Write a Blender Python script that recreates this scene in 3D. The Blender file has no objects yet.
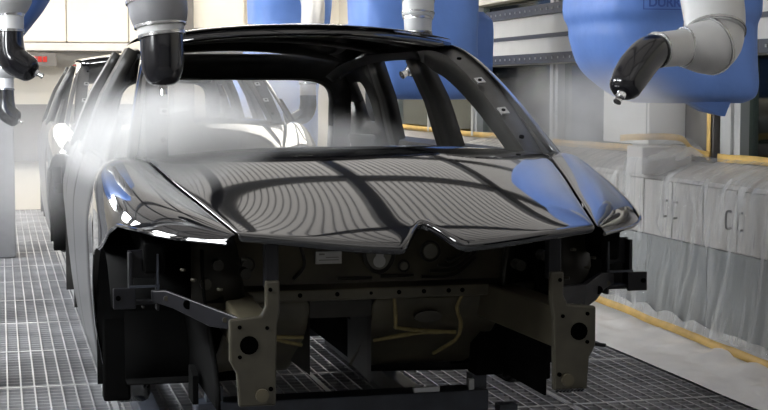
import bpy, bmesh, math, random
from mathutils import Vector, Matrix, noise
random.seed(7)
C = bpy.context.scene.collection
SC = bpy.context.scene

# ------------------------------------------------------------------ camera
F, CAM_H = 1500.0, 1.5
PITCH = math.atan(117.0 / F)
YAW = math.atan(384.0 * math.cos(PITCH) / F)
cam_data = bpy.data.cameras.new('camera')
cam_data.sensor_width = 36.0
cam_data.lens = F * 36.0 / 768.0
cam_data.clip_start = 0.05
cam = bpy.data.objects.new('camera', cam_data)
C.objects.link(cam)
s_, c_, sp_, cp_ = math.sin(YAW), math.cos(YAW), math.sin(PITCH), math.cos(PITCH)
right = Vector((c_, -s_, 0)); fwd = Vector((s_ * cp_, c_ * cp_, -sp_)); upv = Vector((s_ * sp_, c_ * sp_, cp_))
m = Matrix((right, upv, -fwd)).transposed().to_4x4()
m.translation = Vector((0, 0, CAM_H))
cam.matrix_world = m
SC.camera = cam

# ------------------------------------------------------------------ world, lights, exposure
w = bpy.data.worlds.new('world'); SC.world = w; w.use_nodes = True
w.node_tree.nodes['Background'].inputs[0].default_value = (0.5, 0.52, 0.55, 1)
w.node_tree.nodes['Background'].inputs[1].default_value = 0.02
SC.view_settings.view_transform = 'Standard'
SC.view_settings.look = 'None'
SC.view_settings.gamma = 1.0
SC.view_settings.exposure = 0.0
SC.view_settings.use_curve_mapping = False
SC.cycles.use_denoising = True
SC.cycles.volume_bounces = 1
SC.cycles.max_bounces = 10
SC.cycles.transparent_max_bounces = 16

CEIL_STRENGTH = 0.85
TUBE_STRENGTH = 54.0

NEAR_STRENGTH = 1.2
FAR_STRENGTH = 9.5

# ------------------------------------------------------------------ materials
def mat(name, col, rough=0.5, metal=0.0, coat=0.0, spec=None, noise_amt=0.0, noise_scale=8.0, bump=0.0, bump_scale=40.0):
    m_ = bpy.data.materials.new(name); m_.use_nodes = True
    nt = m_.node_tree; b = nt.nodes['Principled BSDF']
    b.inputs['Base Color'].default_value = (*col, 1); b.inputs['Roughness'].default_value = rough
    b.inputs['Metallic'].default_value = metal; b.inputs['Coat Weight'].default_value = coat
    b.inputs['Coat Roughness'].default_value = 0.03
    if spec is not None: b.inputs['Specular IOR Level'].default_value = spec
    tc = nt.nodes.new('ShaderNodeTexCoord')
    if noise_amt > 0:
        n = nt.nodes.new('ShaderNodeTexNoise'); n.inputs['Scale'].default_value = noise_scale; n.inputs['Detail'].default_value = 5
        nt.links.new(tc.outputs['Object'], n.inputs['Vector'])
        r = nt.nodes.new('ShaderNodeValToRGB')
        a = [max(0, q * (1 - noise_amt)) for q in col]; bb = [min(1, q * (1 + noise_amt)) for q in col]
        r.color_ramp.elements[0].position = 0.3; r.color_ramp.elements[1].position = 0.7
        r.color_ramp.elements[0].color = (*a, 1); r.color_ramp.elements[1].color = (*bb, 1)
        nt.links.new(n.outputs['Fac'], r.inputs['Fac']); nt.links.new(r.outputs['Color'], b.inputs['Base Color'])
    if bump > 0:
        n2 = nt.nodes.new('ShaderNodeTexNoise'); n2.inputs['Scale'].default_value = bump_scale; n2.inputs['Detail'].default_value = 4
        nt.links.new(tc.outputs['Object'], n2.inputs['Vector'])
        bp = nt.nodes.new('ShaderNodeBump'); bp.inputs['Strength'].default_value = bump; bp.inputs['Distance'].default_value = 0.01
        nt.links.new(n2.outputs['Fac'], bp.inputs['Height']); nt.links.new(bp.outputs['Normal'], b.inputs['Normal'])
    return m_

M = {}
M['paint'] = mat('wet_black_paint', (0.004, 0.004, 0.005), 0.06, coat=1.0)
M['sheen_coat'] = mat('mist_coat_pale_sheen', (0.07, 0.07, 0.073), 0.34, coat=0.25)  # dull mist coat, base lightened for the silvery reflection along the flanks
M['satin'] = mat('black_inner_panel', (0.028, 0.027, 0.025), 0.42, noise_amt=0.35, noise_scale=14)
M['ecoat'] = mat('olive_primer', (0.060, 0.052, 0.034), 0.42, spec=0.3, noise_amt=0.35, noise_scale=6)
M['ecoat_dark'] = mat('dark_primer', (0.016, 0.014, 0.010), 0.42, spec=0.25, noise_amt=0.4, noise_scale=7)
M['wheelhouse'] = mat('shaded_wheelhouse_primer', (0.003, 0.003, 0.003), 0.85, spec=0.04, noise_amt=0.3)  # primer taken near black to carry the shade in the arches and underbody
M['pale'] = mat('pale_primer', (0.10, 0.095, 0.075), 0.45, spec=0.3, noise_amt=0.2)
M['horn'] = mat('grey_olive_primer', (0.040, 0.036, 0.026), 0.42, spec=0.3, noise_amt=0.25, noise_scale=9)
M['bracket'] = mat('dark_bracket', (0.006, 0.006, 0.008), 0.4, spec=0.25, noise_amt=0.3, noise_scale=10)
M['sealant'] = mat('seam_sealant', (0.17, 0.13, 0.045), 0.6, noise_amt=0.25, noise_scale=30)
M['hole'] = mat('dark_hole', (0.001, 0.001, 0.001), 0.9, spec=0.0)
M['label'] = mat('paper_label', (0.34, 0.33, 0.31), 0.6, noise_amt=0.08, noise_scale=30)
M['steel'] = mat('galvanised_clip', (0.42, 0.42, 0.42), 0.35, metal=0.6)
M['skid'] = mat('dark_blue_skid_paint', (0.020, 0.024, 0.034), 0.5, noise_amt=0.4, noise_scale=12)
M['robot_grey'] = mat('pale_grey_robot_paint', (0.44, 0.44, 0.44), 0.32, noise_amt=0.06, noise_scale=10)
M['robot_ring'] = mat('clamp_ring_steel', (0.40, 0.40, 0.40), 0.25, metal=0.8)
M['robot_joint'] = mat('grey_joint_cover', (0.17, 0.17, 0.18), 0.35, noise_amt=0.1, noise_scale=12)
M['cuff'] = mat('white_cuff', (0.62, 0.62, 0.62), 0.35)
M['gun'] = mat('glossy_black_atomizer', (0.006, 0.006, 0.008), 0.18, spec=0.35, coat=0.35)
M['chrome'] = mat('chrome_nozzle', (0.75, 0.75, 0.76), 0.12, metal=1.0)
M['blue'] = mat('blue_robot_cover', (0.115, 0.225, 0.57), 0.5, noise_amt=0.08, noise_scale=4, bump=0.9, bump_scale=5)
M['logo'] = mat('dark_blue_print', (0.035, 0.085, 0.33), 0.6)
M['beam_white'] = mat('off_white_beam', (0.60, 0.58, 0.54), 0.45, noise_amt=0.06, noise_scale=3)
M['rail_dark'] = mat('dark_linear_guide', (0.025, 0.03, 0.045), 0.4)
M['wall'] = mat('painted_booth_wall', (0.46, 0.43, 0.38), 0.5, noise_amt=0.08, noise_scale=2)
M['cabinet'] = mat('grey_cabinet', (0.54, 0.51, 0.49), 0.4, noise_amt=0.06, noise_scale=3)
M['cabinet_low'] = mat('blue_grey_plinth', (0.26, 0.27, 0.275), 0.4, noise_amt=0.1, noise_scale=3)
M['alu'] = mat('window_aluminium', (0.50, 0.50, 0.49), 0.35, metal=0.3)
M['darkgrey'] = mat('dark_grey_post', (0.11, 0.10, 0.09), 0.5, noise_amt=0.1, noise_scale=5)
M['tape'] = mat('yellow_masking_tape', (0.62, 0.40, 0.11), 0.55, noise_amt=0.18, noise_scale=9)
M['paper'] = mat('floor_masking_film', (0.78, 0.765, 0.755), 0.3, noise_amt=0.06, noise_scale=5, bump=0.6, bump_scale=10)
M['grate'] = mat('zinc_grating', (0.36, 0.365, 0.38), 0.4, metal=0.25, noise_amt=0.3, noise_scale=2.5)
M['pit'] = mat('dark_pit', (0.05, 0.052, 0.056), 0.5)
M['corridor'] = mat('corridor_wall', (0.045, 0.048, 0.045), 0.7, noise_amt=0.8, noise_scale=2.2)
M['ceil_beam'] = mat('dark_ceiling_beam', (0.05, 0.05, 0.05), 0.5)
M['endwall'] = mat('cream_end_wall', (0.62, 0.58, 0.50), 0.5, noise_amt=0.05, noise_scale=1.5)
M['front_wall'] = mat('entry_wall', (0.45, 0.44, 0.42), 0.6, noise_amt=0.2, noise_scale=2)

def emission(name, col, st):
    m_ = bpy.data.materials.new(name); m_.use_nodes = True; nt = m_.node_tree
    nt.nodes.remove(nt.nodes['Principled BSDF'])
    e = nt.nodes.new('ShaderNodeEmission'); e.inputs[0].default_value = (*col, 1); e.inputs[1].default_value = st
    nt.links.new(e.outputs[0], nt.nodes['Material Output'].inputs['Surface'])
    return m_
M['lamp'] = emission('lit_diffuser', (1.0, 0.955, 0.90), CEIL_STRENGTH)
M['lamp_near'] = emission('lit_entry_diffuser', (1.0, 0.98, 0.95), NEAR_STRENGTH)
M['lamp_far'] = emission('lit_far_diffuser', (1.0, 0.95, 0.86), FAR_STRENGTH)
M['tube'] = emission('lit_tube', (0.95, 0.98, 1.0), TUBE_STRENGTH)
M['red_led'] = emission('red_led', (1.0, 0.10, 0.08), 0.75)

def plastic():
    m_ = bpy.data.materials.new('clear_plastic_film'); m_.use_nodes = True; nt = m_.node_tree
    b = nt.nodes['Principled BSDF']; b.inputs['Base Color'].default_value = (0.85, 0.86, 0.87, 1); b.inputs['Roughness'].default_value = 0.16
    b.inputs['Specular IOR Level'].default_value = 0.8
    t = nt.nodes.new('ShaderNodeBsdfTransparent'); t.inputs[0].default_value = (0.96, 0.97, 0.97, 1)
    mx = nt.nodes.new('ShaderNodeMixShader')
    tc = nt.nodes.new('ShaderNodeTexCoord'); n = nt.nodes.new('ShaderNodeTexNoise')
    mp = nt.nodes.new('ShaderNodeMapping'); mp.inputs['Scale'].default_value = (3.0, 9.0, 1.2)
    n.inputs['Scale'].default_value = 1.6; n.inputs['Detail'].default_value = 6
    nt.links.new(tc.outputs['Object'], mp.inputs[0]); nt.links.new(mp.outputs[0], n.inputs['Vector'])
    r = nt.nodes.new('ShaderNodeMapRange'); r.inputs[1].default_value = 0.35; r.inputs[2].default_value = 0.75
    r.inputs[3].default_value = 0.07; r.inputs[4].default_value = 0.52
    nt.links.new(n.outputs['Fac'], r.inputs[0]); nt.links.new(r.outputs[0], mx.inputs['Fac'])
    n3 = nt.nodes.new('ShaderNodeTexNoise'); n3.inputs['Scale'].default_value = 5.0; n3.inputs['Detail'].default_value = 5; nt.links.new(mp.outputs[0], n3.inputs['Vector'])
    bp = nt.nodes.new('ShaderNodeBump'); bp.inputs['Strength'].default_value = 0.9; bp.inputs['Distance'].default_value = 0.03
    nt.links.new(n3.outputs['Fac'], bp.inputs['Height']); nt.links.new(bp.outputs['Normal'], b.inputs['Normal'])
    nt.links.new(t.outputs[0], mx.inputs[1]); nt.links.new(b.outputs[0], mx.inputs[2])
    nt.links.new(mx.outputs[0], nt.nodes['Material Output'].inputs['Surface'])
    return m_
M['plastic'] = plastic()

def glass_pane():
    m_ = bpy.data.materials.new('reflection_speckled_glass'); m_.use_nodes = True; nt = m_.node_tree
    g = nt.nodes.new('ShaderNodeBsdfGlossy'); g.inputs['Roughness'].default_value = 0.06; g.inputs[0].default_value = (0.9, 0.95, 0.93, 1)
    t = nt.nodes.new('ShaderNodeBsdfTransparent'); t.inputs[0].default_value = (0.34, 0.38, 0.35, 1)
    fr = nt.nodes.new('ShaderNodeFresnel'); fr.inputs[0].default_value = 1.5
    mx = nt.nodes.new('ShaderNodeMixShader')
    nt.links.new(fr.outputs[0], mx.inputs[0]); nt.links.new(t.outputs[0], mx.inputs[1]); nt.links.new(g.outputs[0], mx.inputs[2])
    d = nt.nodes.new('ShaderNodeBsdfDiffuse'); d.inputs[0].default_value = (0.55, 0.57, 0.55, 1)
    tc = nt.nodes.new('ShaderNodeTexCoord')
    mp = nt.nodes.new('ShaderNodeMapping'); mp.inputs['Scale'].default_value = (1, 1, 1.6); mp.inputs['Rotation'].default_value = (0.6, 0, 0)
    n = nt.nodes.new('ShaderNodeTexNoise'); n.inputs['Scale'].default_value = 9; n.inputs['Detail'].default_value = 8; n.inputs['Roughness'].default_value = 0.7  # pale flecks painted onto the pane for what it reflects
    nt.links.new(tc.outputs['Object'], mp.inputs[0]); nt.links.new(mp.outputs[0], n.inputs['Vector'])
    r = nt.nodes.new('ShaderNodeMapRange'); r.inputs[1].default_value = 0.62; r.inputs[2].default_value = 0.76; r.inputs[3].default_value = 0.0; r.inputs[4].default_value = 0.5
    nt.links.new(n.outputs['Fac'], r.inputs[0])
    mx2 = nt.nodes.new('ShaderNodeMixShader')
    nt.links.new(r.outputs[0], mx2.inputs[0]); nt.links.new(mx.outputs[0], mx2.inputs[1]); nt.links.new(d.outputs[0], mx2.inputs[2])
    nt.links.new(mx2.outputs[0], nt.nodes['Material Output'].inputs['Surface'])
    return m_
M['glass'] = glass_pane()

def mist(name, dens, scale=2.0, power=1.0, thresh=0.35):
    m_ = bpy.data.materials.new(name); m_.use_nodes = True; nt = m_.node_tree
    nt.nodes.remove(nt.nodes['Principled BSDF'])
    v = nt.nodes.new('ShaderNodeVolumeScatter'); v.inputs['Color'].default_value = (0.97, 0.97, 0.98, 1); v.inputs['Anisotropy'].default_value = 0.0
    tc = nt.nodes.new('ShaderNodeTexCoord')
    mp = nt.nodes.new('ShaderNodeMapping'); mp.inputs['Location'].default_value = (-1, -1, -1); mp.inputs['Scale'].default_value = (2, 2, 2)
    nt.links.new(tc.outputs['Generated'], mp.inputs[0])
    ln = nt.nodes.new('ShaderNodeVectorMath'); ln.operation = 'LENGTH'; nt.links.new(mp.outputs[0], ln.inputs[0])
    r = nt.nodes.new('ShaderNodeMapRange'); r.interpolation_type = 'SMOOTHSTEP'
    r.inputs[1].default_value = 1.0; r.inputs[2].default_value = 0.15; r.inputs[3].default_value = 0; r.inputs[4].default_value = 1
    nt.links.new(ln.outputs['Value'], r.inputs[0])
    n = nt.nodes.new('ShaderNodeTexNoise'); n.inputs['Scale'].default_value = scale; n.inputs['Detail'].default_value = 3
    nt.links.new(tc.outputs['Object'], n.inputs['Vector'])
    r2 = nt.nodes.new('ShaderNodeMapRange'); r2.inputs[1].default_value = thresh; r2.inputs[2].default_value = 0.75; r2.inputs[3].default_value = 0.25; r2.inputs[4].default_value = 1.2
    nt.links.new(n.outputs['Fac'], r2.inputs[0])
    a = nt.nodes.new('ShaderNodeMath'); a.operation = 'MULTIPLY'; nt.links.new(r.outputs[0], a.inputs[0]); nt.links.new(r2.outputs[0], a.inputs[1])
    b = nt.nodes.new('ShaderNodeMath'); b.operation = 'MULTIPLY'; nt.links.new(a.outputs[0], b.inputs[0]); b.inputs[1].default_value = dens
    nt.links.new(b.outputs[0], v.inputs['Density'])
    nt.links.new(v.outputs[0], nt.nodes['Material Output'].inputs['Volume'])
    return m_

# ------------------------------------------------------------------ helpers
class MB:
    def __init__(self): self.v, self.f = [], []
    def add(self, vs, fs):
        o = len(self.v); self.v += [tuple(p) for p in vs]; self.f += [tuple(i + o for i in q) for q in fs]; return self
    def box(self, x0, x1, y0, y1, z0, z1):
        vs = [(x, y, z) for x in (x0, x1) for y in (y0, y1) for z in (z0, z1)]
        return self.add(vs, [(0, 1, 3, 2), (4, 6, 7, 5), (0, 4, 5, 1), (2, 3, 7, 6), (0, 2, 6, 4), (1, 5, 7, 3)])
    def prism(self, poly, axis_pts):
        """poly: list of 3D points, axis_pts: offset vector"""
        n = len(poly); off = Vector(axis_pts)
        vs = [Vector(p) for p in poly] + [Vector(p) + off for p in poly]
        fs = [tuple(range(n)), tuple(range(2 * n - 1, n - 1, -1))] + [(i, (i + 1) % n, n + (i + 1) % n, n + i) for i in range(n)]
        return self.add(vs, fs)
    def bar(self, a, b, w_, h_, up=(0, 0, 1)):
        a, b = Vector(a), Vector(b); d = (b - a).normalized(); sd = d.cross(Vector(up))
        if sd.length < 1e-4: sd = d.cross(Vector((0, 1, 0)))
        sd.normalize(); u = sd.cross(d)
        vs = []
        for p in (a, b):
            for i, j in ((-1, -1), (1, -1), (1, 1), (-1, 1)): vs.append(p + sd * i * w_ / 2 + u * j * h_ / 2)
        return self.add(vs, [(3, 2, 1, 0), (4, 5, 6, 7)] + [(i, (i + 1) % 4, 4 + (i + 1) % 4, 4 + i) for i in range(4)])
    def tube(self, path, radii, n=20, cap=True, squash=1.0):
        P = [Vector(p) for p in path]; k = len(P)
        if not hasattr(radii, '__len__'): radii = [radii] * k
        T = [(P[min(i + 1, k - 1)] - P[max(i - 1, 0)]).normalized() for i in range(k)]
        ref = Vector((0, 0, 1)) if abs(T[0].z) < 0.9 else Vector((1, 0, 0))
        nrm = (ref - T[0] * ref.dot(T[0])).normalized(); vs, fs = [], []
        for i in range(k):
            nrm = (nrm - T[i] * nrm.dot(T[i])).normalized(); bn = T[i].cross(nrm)
            for j in range(n):
                a = 2 * math.pi * j / n
                vs.append(P[i] + (nrm * math.cos(a) + bn * math.sin(a) * squash) * radii[i])
        for i in range(k - 1):
            for j in range(n):
                fs.append((i * n + j, i * n + (j + 1) % n, (i + 1) * n + (j + 1) % n, (i + 1) * n + j))
        if cap: fs += [tuple(range(n - 1, -1, -1)), tuple(range((k - 1) * n, k * n))]
        return self.add(vs, fs)
    def disc(self, c, nrm, r, t=0.004, n=20, sx=1.0):
        c = Vector(c); nrm = Vector(nrm).normalized()
        return self.tube([c, c + nrm * t], r, n)
    def grid(self, rows):
        nr, nc = len(rows), len(rows[0]); vs = [p for r in rows for p in r]
        return self.add(vs, [(i * nc + j, i * nc + j + 1, (i + 1) * nc + j + 1, (i + 1) * nc + j) for i in range(nr - 1) for j in range(nc - 1)])
    def build(self, name, material, parent=None, smooth=True, thick=0, sub=0, bevel=0, off=0.0, auto=True):
        me = bpy.data.meshes.new(name); me.from_pydata(self.v, [], self.f)
        bm = bmesh.new(); bm.from_mesh(me); bmesh.ops.recalc_face_normals(bm, faces=bm.faces); 
        if auto:
            for e in bm.edges:
                if len(e.link_faces) == 2 and e.calc_face_angle(0) > math.radians(38): e.smooth = False
        bm.to_mesh(me); bm.free()
        if smooth:
            for p in me.polygons: p.use_smooth = True
        me.materials.append(material)
        o = bpy.data.objects.new(name, me); C.objects.link(o)
        if parent: o.parent = parent
        if thick:
            md = o.modifiers.new('thickness', 'SOLIDIFY'); md.thickness = thick; md.offset = off
        if bevel:
            md = o.modifiers.new('edge', 'BEVEL'); md.width = bevel; md.segments = 2; md.limit_method = 'ANGLE'
        if sub:
            md = o.modifiers.new('round', 'SUBSURF'); md.levels = sub; md.render_levels = sub
        return o

def tag(o, label, cat, group=None, kind=None):
    o['label'] = label; o['category'] = cat
    if group: o['group'] = group
    if kind: o['kind'] = kind
    return o
def thing(name, loc, label, cat, group=None):
    o = bpy.data.objects.new(name, None); C.objects.link(o); o.location = loc; o.empty_display_size = 0.1
    return tag(o, label, cat, group)
def struct(o): o['kind'] = 'structure'; return o
def interp(x, pts):
    if x <= pts[0][0]: return pts[0][1]
    for (a, b), (c, d) in zip(pts, pts[1:]):
        if x <= c:
            t = (x - a) / (c - a); return b + (d - b) * t
    return pts[-1][1]
def smooth_interp(x, pts):
    xs = [p[0] for p in pts]; ys = [p[1] for p in pts]
    if x <= xs[0]: return ys[0]
    if x >= xs[-1]: return ys[-1]
    i = max(k for k in range(len(xs) - 1) if xs[k] <= x)
    h = xs[i + 1] - xs[i]; t = (x - xs[i]) / h
    def sl(k):
        if k == 0: return (ys[1] - ys[0]) / (xs[1] - xs[0])
        if k == len(xs) - 1: return (ys[-1] - ys[-2]) / (xs[-1] - xs[-2])
        return (ys[k + 1] - ys[k - 1]) / (xs[k + 1] - xs[k - 1])
    m0, m1 = sl(i) * h, sl(i + 1) * h
    return (2 * t**3 - 3 * t**2 + 1) * ys[i] + (t**3 - 2 * t**2 + t) * m0 + (-2 * t**3 + 3 * t**2) * ys[i + 1] + (t**3 - t**2) * m1
def spline(P, n):
    P = [Vector(p) for p in P]; k = len(P); out = []
    for i in range(n):
        s = i / (n - 1) * (k - 1); j = min(int(s), k - 2); t = s - j
        p0, p1, p2, p3 = P[max(j - 1, 0)], P[j], P[j + 1], P[min(j + 2, k - 1)]
        out.append(0.5 * ((2 * p1) + (p2 - p0) * t + (2 * p0 - 5 * p1 + 4 * p2 - p3) * t * t + (3 * p1 - p0 - 3 * p2 + p3) * t**3))
    return out
def lin(a, b, n): return [a + (b - a) * i / (n - 1) for i in range(n)]
def smoothstep(a, b, x):
    t = min(1, max(0, (x - a) / (b - a))); return t * t * (3 - 2 * t)

# ------------------------------------------------------------------ setting
WX = 4.04          # face of the right-hand cabinets
GX = 4.35          # plane of the right-hand windows
END = 19.0
# grating floor over a dark pit
g = MB()
x = -2.5
while x < 3.9: g.box(x - 0.004, x + 0.004, 1.0, END, -0.035, 0.0); x += 0.066
y = 1.0
k = 0
while y < END:
    g.box(-2.5, 3.9, y - 0.0035, y + 0.0035, -0.028, -0.001); y += 0.078; k += 1
y = 1.3
while y < END:
    g.box(-2.5, 3.9, y - 0.014, y + 0.014, -0.035, 0.0015); y += 1.06
for x in (-1.6, -0.55, 0.5, 1.55, 2.6): g.box(x - 0.014, x + 0.014, 1.0, END, -0.035, 0.0015)
struct(g.build('floor', M['grate'], smooth=False, auto=False))
struct(MB().box(-2.7, 4.6, -2.2, END + 0.2, -0.70, -0.60).build('floor_pit', M['pit'], smooth=False))
struct(MB().box(-2.7, 4.6, -2.2, 1.0, -0.10, 0.0).build('floor_entry', M['front_wall'], smooth=False))
struct(MB().box(3.9, 4.6, 1.0, END, -0.10, -0.002).build('floor_side', M['cabinet_low'], smooth=False))
struct(MB().box(-2.7, -2.5, -2.2, END, -0.1, 3.5).build('wall_left', M['wall'], smooth=False))
struct(MB().box(-2.7, 4.6, -2.4, -2.2, -0.1, 3.5).build('wall_front', M['front_wall'], smooth=False))
# luminous ceiling: diffuser sheets, beams and louvre blades
struct(MB().box(-2.7, 6.4, -2.2, END + 0.2, 3.5, 3.6).build('ceiling', M['ceil_beam'], smooth=False))
bays_x = [-2.45, -1.35, -0.25, 0.85, 1.95, 3.05, 4.15]
bays_y = [-1.1, 0.4, 1.9, 3.4, 4.9, 6.4, 7.9, 9.4, 10.9, 12.4, 13.9, 15.4, 16.9, 18.4]
lm, ln_, lf_, bm_, lv = MB(), MB(), MB(), MB(), MB()
for x0, x1 in zip(bays_x, bays_x[1:]):
    for y0, y1 in zip(bays_y, bays_y[1:]):
        (ln_ if y1 < 3.5 else lf_ if y0 > 13.5 else lm).box(x0 + 0.05, x1 - 0.05, y0 + 0.05, y1 - 0.05, 3.36, 3.38)
    xx = x0 + 0.10
    while xx < x1 - 0.08:
        lv.box(xx - 0.004, xx + 0.004, bays_y[0], bays_y[-1], 3.34, 3.355); xx += 0.052
for x in bays_x: bm_.box(x - 0.05, x + 0.05, bays_y[0], bays_y[-1], 3.26, 3.42)
for y in bays_y: bm_.box(bays_x[0], bays_x[-1], y - 0.05, y + 0.05, 3.26, 3.42)
struct(lm.build('ceiling_diffuser', M['lamp'], smooth=False))
struct(ln_.build('ceiling_diffuser', M['lamp_near'], smooth=False)); struct(lf_.build('ceiling_diffuser', M['lamp_far'], smooth=False))
struct(bm_.build('ceiling_beam', M['ceil_beam'], smooth=False))
struct(lv.build('ceiling_louvre', M['robot_joint'], smooth=False))

# end wall with bulkhead, ledge and openings
e = MB()
e.box(-2.5, 4.6, END, END + 0.2, 0.0, 3.5)
struct(e.build('wall_back', M['endwall'], smooth=False))
for k_, (x0, x1) in enumerate(((-1.2, 0.788), (0.794, 1.528), (1.534, 2.3), (2.306, 2.95))):
    struct(MB().box(x0, x1, END - 0.45, END - 0.02, 2.05, 3.4).build('trim_%d' % (k_ + 1), M['endwall'], smooth=False, bevel=0.02))
struct(MB().box(-1.2, 4.3, END - 0.52, END - 0.02, 1.95, 2.04).build('trim_5', M['cabinet'], smooth=False))
struct(MB().box(-2.45, 2.0, END - 0.12, END - 0.02, 0.60, 1.30).build('trim_6', M['darkgrey'], smooth=False))
struct(MB().box(2.05, 2.30, END - 0.62, END - 0.02, 0.0, 3.4).build('trim_7', M['darkgrey'], smooth=False))

# right-hand wall: window band, posts, corridor beyond
def yb(z0, z1, y0, y1, x0, x1): return MB().box(x0, x1, y0, y1, z0, z1)
struct(yb(0.0, 1.03, 1.0, END, GX, GX + 0.12).build('wall_right', M['cabinet'], smooth=False))
struct(yb(2.25, 3.5, 1.0, END, GX - 0.1, GX + 0.12).build('wall_right_upper', M['endwall'], smooth=False))
struct(yb(-0.1, 3.5, -2.2, END, 6.2, 6.3).build('wall_corridor', M['corridor'], smooth=False))
struct(yb(-0.1, 0.0, 1.0, END, 4.6, 6.3).build('floor_corridor', M['darkgrey'], smooth=False))
posts = [7.2, 8.37, 9.75, 11.4, 13.5, 15.0, 16.6]
for i, (a, b) in enumerate(zip(posts, posts[1:])):
    wdw = struct(MB().box(GX + 0.03, GX + 0.042, a + 0.06, b - 0.06, 1.06, 2.25).build('window_%d' % (i + 1), M['glass'], smooth=False))
for i, yy in enumerate(posts):
    hw = 0.13 if abs(yy - 8.37) < 0.01 else 0.09
    struct(MB().box(GX - 0.03, GX + 0.09, yy - hw, yy + hw, 1.03, 2.25).box(GX - 0.05, GX - 0.03, yy - hw * 0.35, yy + hw * 0.35, 1.05, 2.25)
           .build('trim_%d' % (8 + i), M['alu'], smooth=False))
struct(MB().box(GX - 0.06, GX - 0.01, 8.53, 9.12, 1.03, 2.3).build('wall_right_panel', M['darkgrey'], smooth=False))
struct(MB().box(GX - 0.02, 6.0, 1.0, 7.25, 1.03, 2.26).build('wall_right_near', M['cabinet'], smooth=False))

# linear axis beam carrying the robots
rl = thing('robot_rail_beam', (4.2, 12.5, 1.69), 'off-white horizontal rail beam with dark guide strips along the window wall', 'rail')
RY0, RY1 = -5.2, 1.1
MB().box(-0.14, 0.10, RY0, RY1, 0.0, 0.44).build('beam', M['beam_white'], rl, smooth=False, bevel=0.01)
MB().box(-0.20, -0.14, RY0, RY1, 0.0, 0.075).build('guide_strip', M['rail_dark'], rl, smooth=False)
MB().box(-0.20, -0.14, RY0, RY1, 0.37, 0.445).build('guide_strip', M['rail_dark'], rl, smooth=False)
MB().box(-0.16, -0.14, RY0, RY1, 0.195, 0.225).build('groove_strip', M['rail_dark'], rl, smooth=False)
bl = MB(); yy = RY0 + 0.05
while yy < RY1:
    for z in (0.037, 0.407): bl.box(-0.206, -0.199, yy - 0.008, yy + 0.008, z - 0.008, z + 0.008)
    yy += 0.12
bl.build('guide_bolts', M['steel'], rl, smooth=False)
MB().box(-0.24, 0.05, RY1, RY1 + 0.16, -0.1, 0.62).box(-0.30, -0.2, RY1 - 0.02, RY1 + 0.1, 0.05, 0.2).build('end_stop', M['rail_dark'], rl, smooth=False, bevel=0.01)
for yy in (-4.6, -1.0, 0.9): MB().box(-0.05, 0.14, yy - 0.05, yy + 0.05, 0.05, 0.40).build('wall_bracket', M['rail_dark'], rl, smooth=False)

# cabinets below the windows, each a unit
cy = [6.45, 7.3, 8.15, 9.0, 9.85, 10.7, 11.55, 12.4, 13.25]
cab_labels = ['grey cabinet at the very edge of the photo, nearest of the row', 'grey cabinet second from the near end, under the window at right', 'grey cabinet with two small loop handles behind the plastic film',
              'grey cabinet under the pale equipment box by the wall', 'grey cabinet behind the right front fender of the near car',
              'grey cabinet fourth along beyond the near car fender', 'grey cabinet seen through the near car window openings',
              'grey cabinet at the far end of the row beyond the near car']
cab_labels[5] = 'grey cabinet next beyond the one behind the near fender'
for i, (a, b) in enumerate(zip(cy, cy[1:])):
    cb = thing('wall_cabinet', (WX, (a + b) / 2, 0), cab_labels[i], 'cabinet', 'grey cabinets below the windows')
    hw = (b - a) / 2 - 0.004
    MB().box(0.03, 0.30, -hw, hw, 0.0, 0.55).build('plinth', M['cabinet_low'], cb, smooth=False)
    MB().box(0.012, 0.30, -hw, hw, 0.56, 0.92).build('body', M['cabinet'], cb, smooth=False, bevel=0.004)
    for s in (-1, 1):
        d = MB().box(0.0, 0.012, s * 0.008 if s > 0 else -hw + 0.006, hw - 0.006 if s > 0 else -0.008, 0.57, 0.915).build('door', M['cabinet'], cb, smooth=False)
        MB().tube(spline([(0, s * 0.07, 0.70), (-0.03, s * 0.07, 0.705), (-0.03, s * 0.07, 0.79), (0, s * 0.07, 0.795)], 14), 0.007, 8).build('handle', M['darkgrey'], d)
# sloping counter top in one run
ct = MB(); ct.grid([[(WX - 0.02, yy, 0.925), (WX - 0.02, yy, 0.945), (GX - 0.03, yy, 1.035)] for yy in lin(6.45, 13.25, 8)])
tag(ct.build('counter_top', M['cabinet'], smooth=False, thick=0.012), 'long grey sloping counter top over the cabinets below the windows', 'counter')

# yellow tape along the sill, jogging over the box
def ribbon(pts, wv, n, jit=0.0):
    P = spline(pts, n); mb = MB(); rows = []
    for i, p in enumerate(P):
        j = jit * noise.noise((p.y * 2.3, p.x, 1.7)); q = p + Vector((0, 0, j))
        rows.append([tuple(q), tuple(q + Vector(wv))])
    mb.grid(rows); return mb
tp = ribbon([(GX - 0.045, 6.9, 1.045), (GX - 0.045, 7.6, 1.045), (GX - 0.055, 8.25, 1.045), (GX - 0.065, 8.46, 1.05)], (0.0, 0, 0.05), 30, 0.012)
tag(tp.build('masking_tape', M['tape'], thick=0.004), 'yellow masking tape along the window sill at the right edge', 'tape')
tp = ribbon([(GX - 0.10, 8.50, 1.07), (GX - 0.16, 8.60, 1.09), (GX - 0.22, 8.63, 1.16), (GX - 0.34, 8.645, 1.175), (GX - 0.50, 8.66, 1.17), (GX - 0.51, 8.93, 1.16)], (0.0, 0.0, 0.04), 30, 0.02)
tag(tp.build('masking_tape', M['tape'], thick=0.004), 'crumpled yellow tape wrapped over the grey box below the pale equipment box', 'tape')
tp = ribbon([(GX - 0.045, 9.2, 1.05), (GX - 0.045, 11, 1.045), (GX - 0.045, 13, 1.045), (GX - 0.045, 16.5, 1.05)], (0.0, 0, 0.05), 40, 0.012)
tag(tp.build('masking_tape', M['tape'], thick=0.004), 'yellow masking tape along the sill running behind the near car', 'tape')
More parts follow.
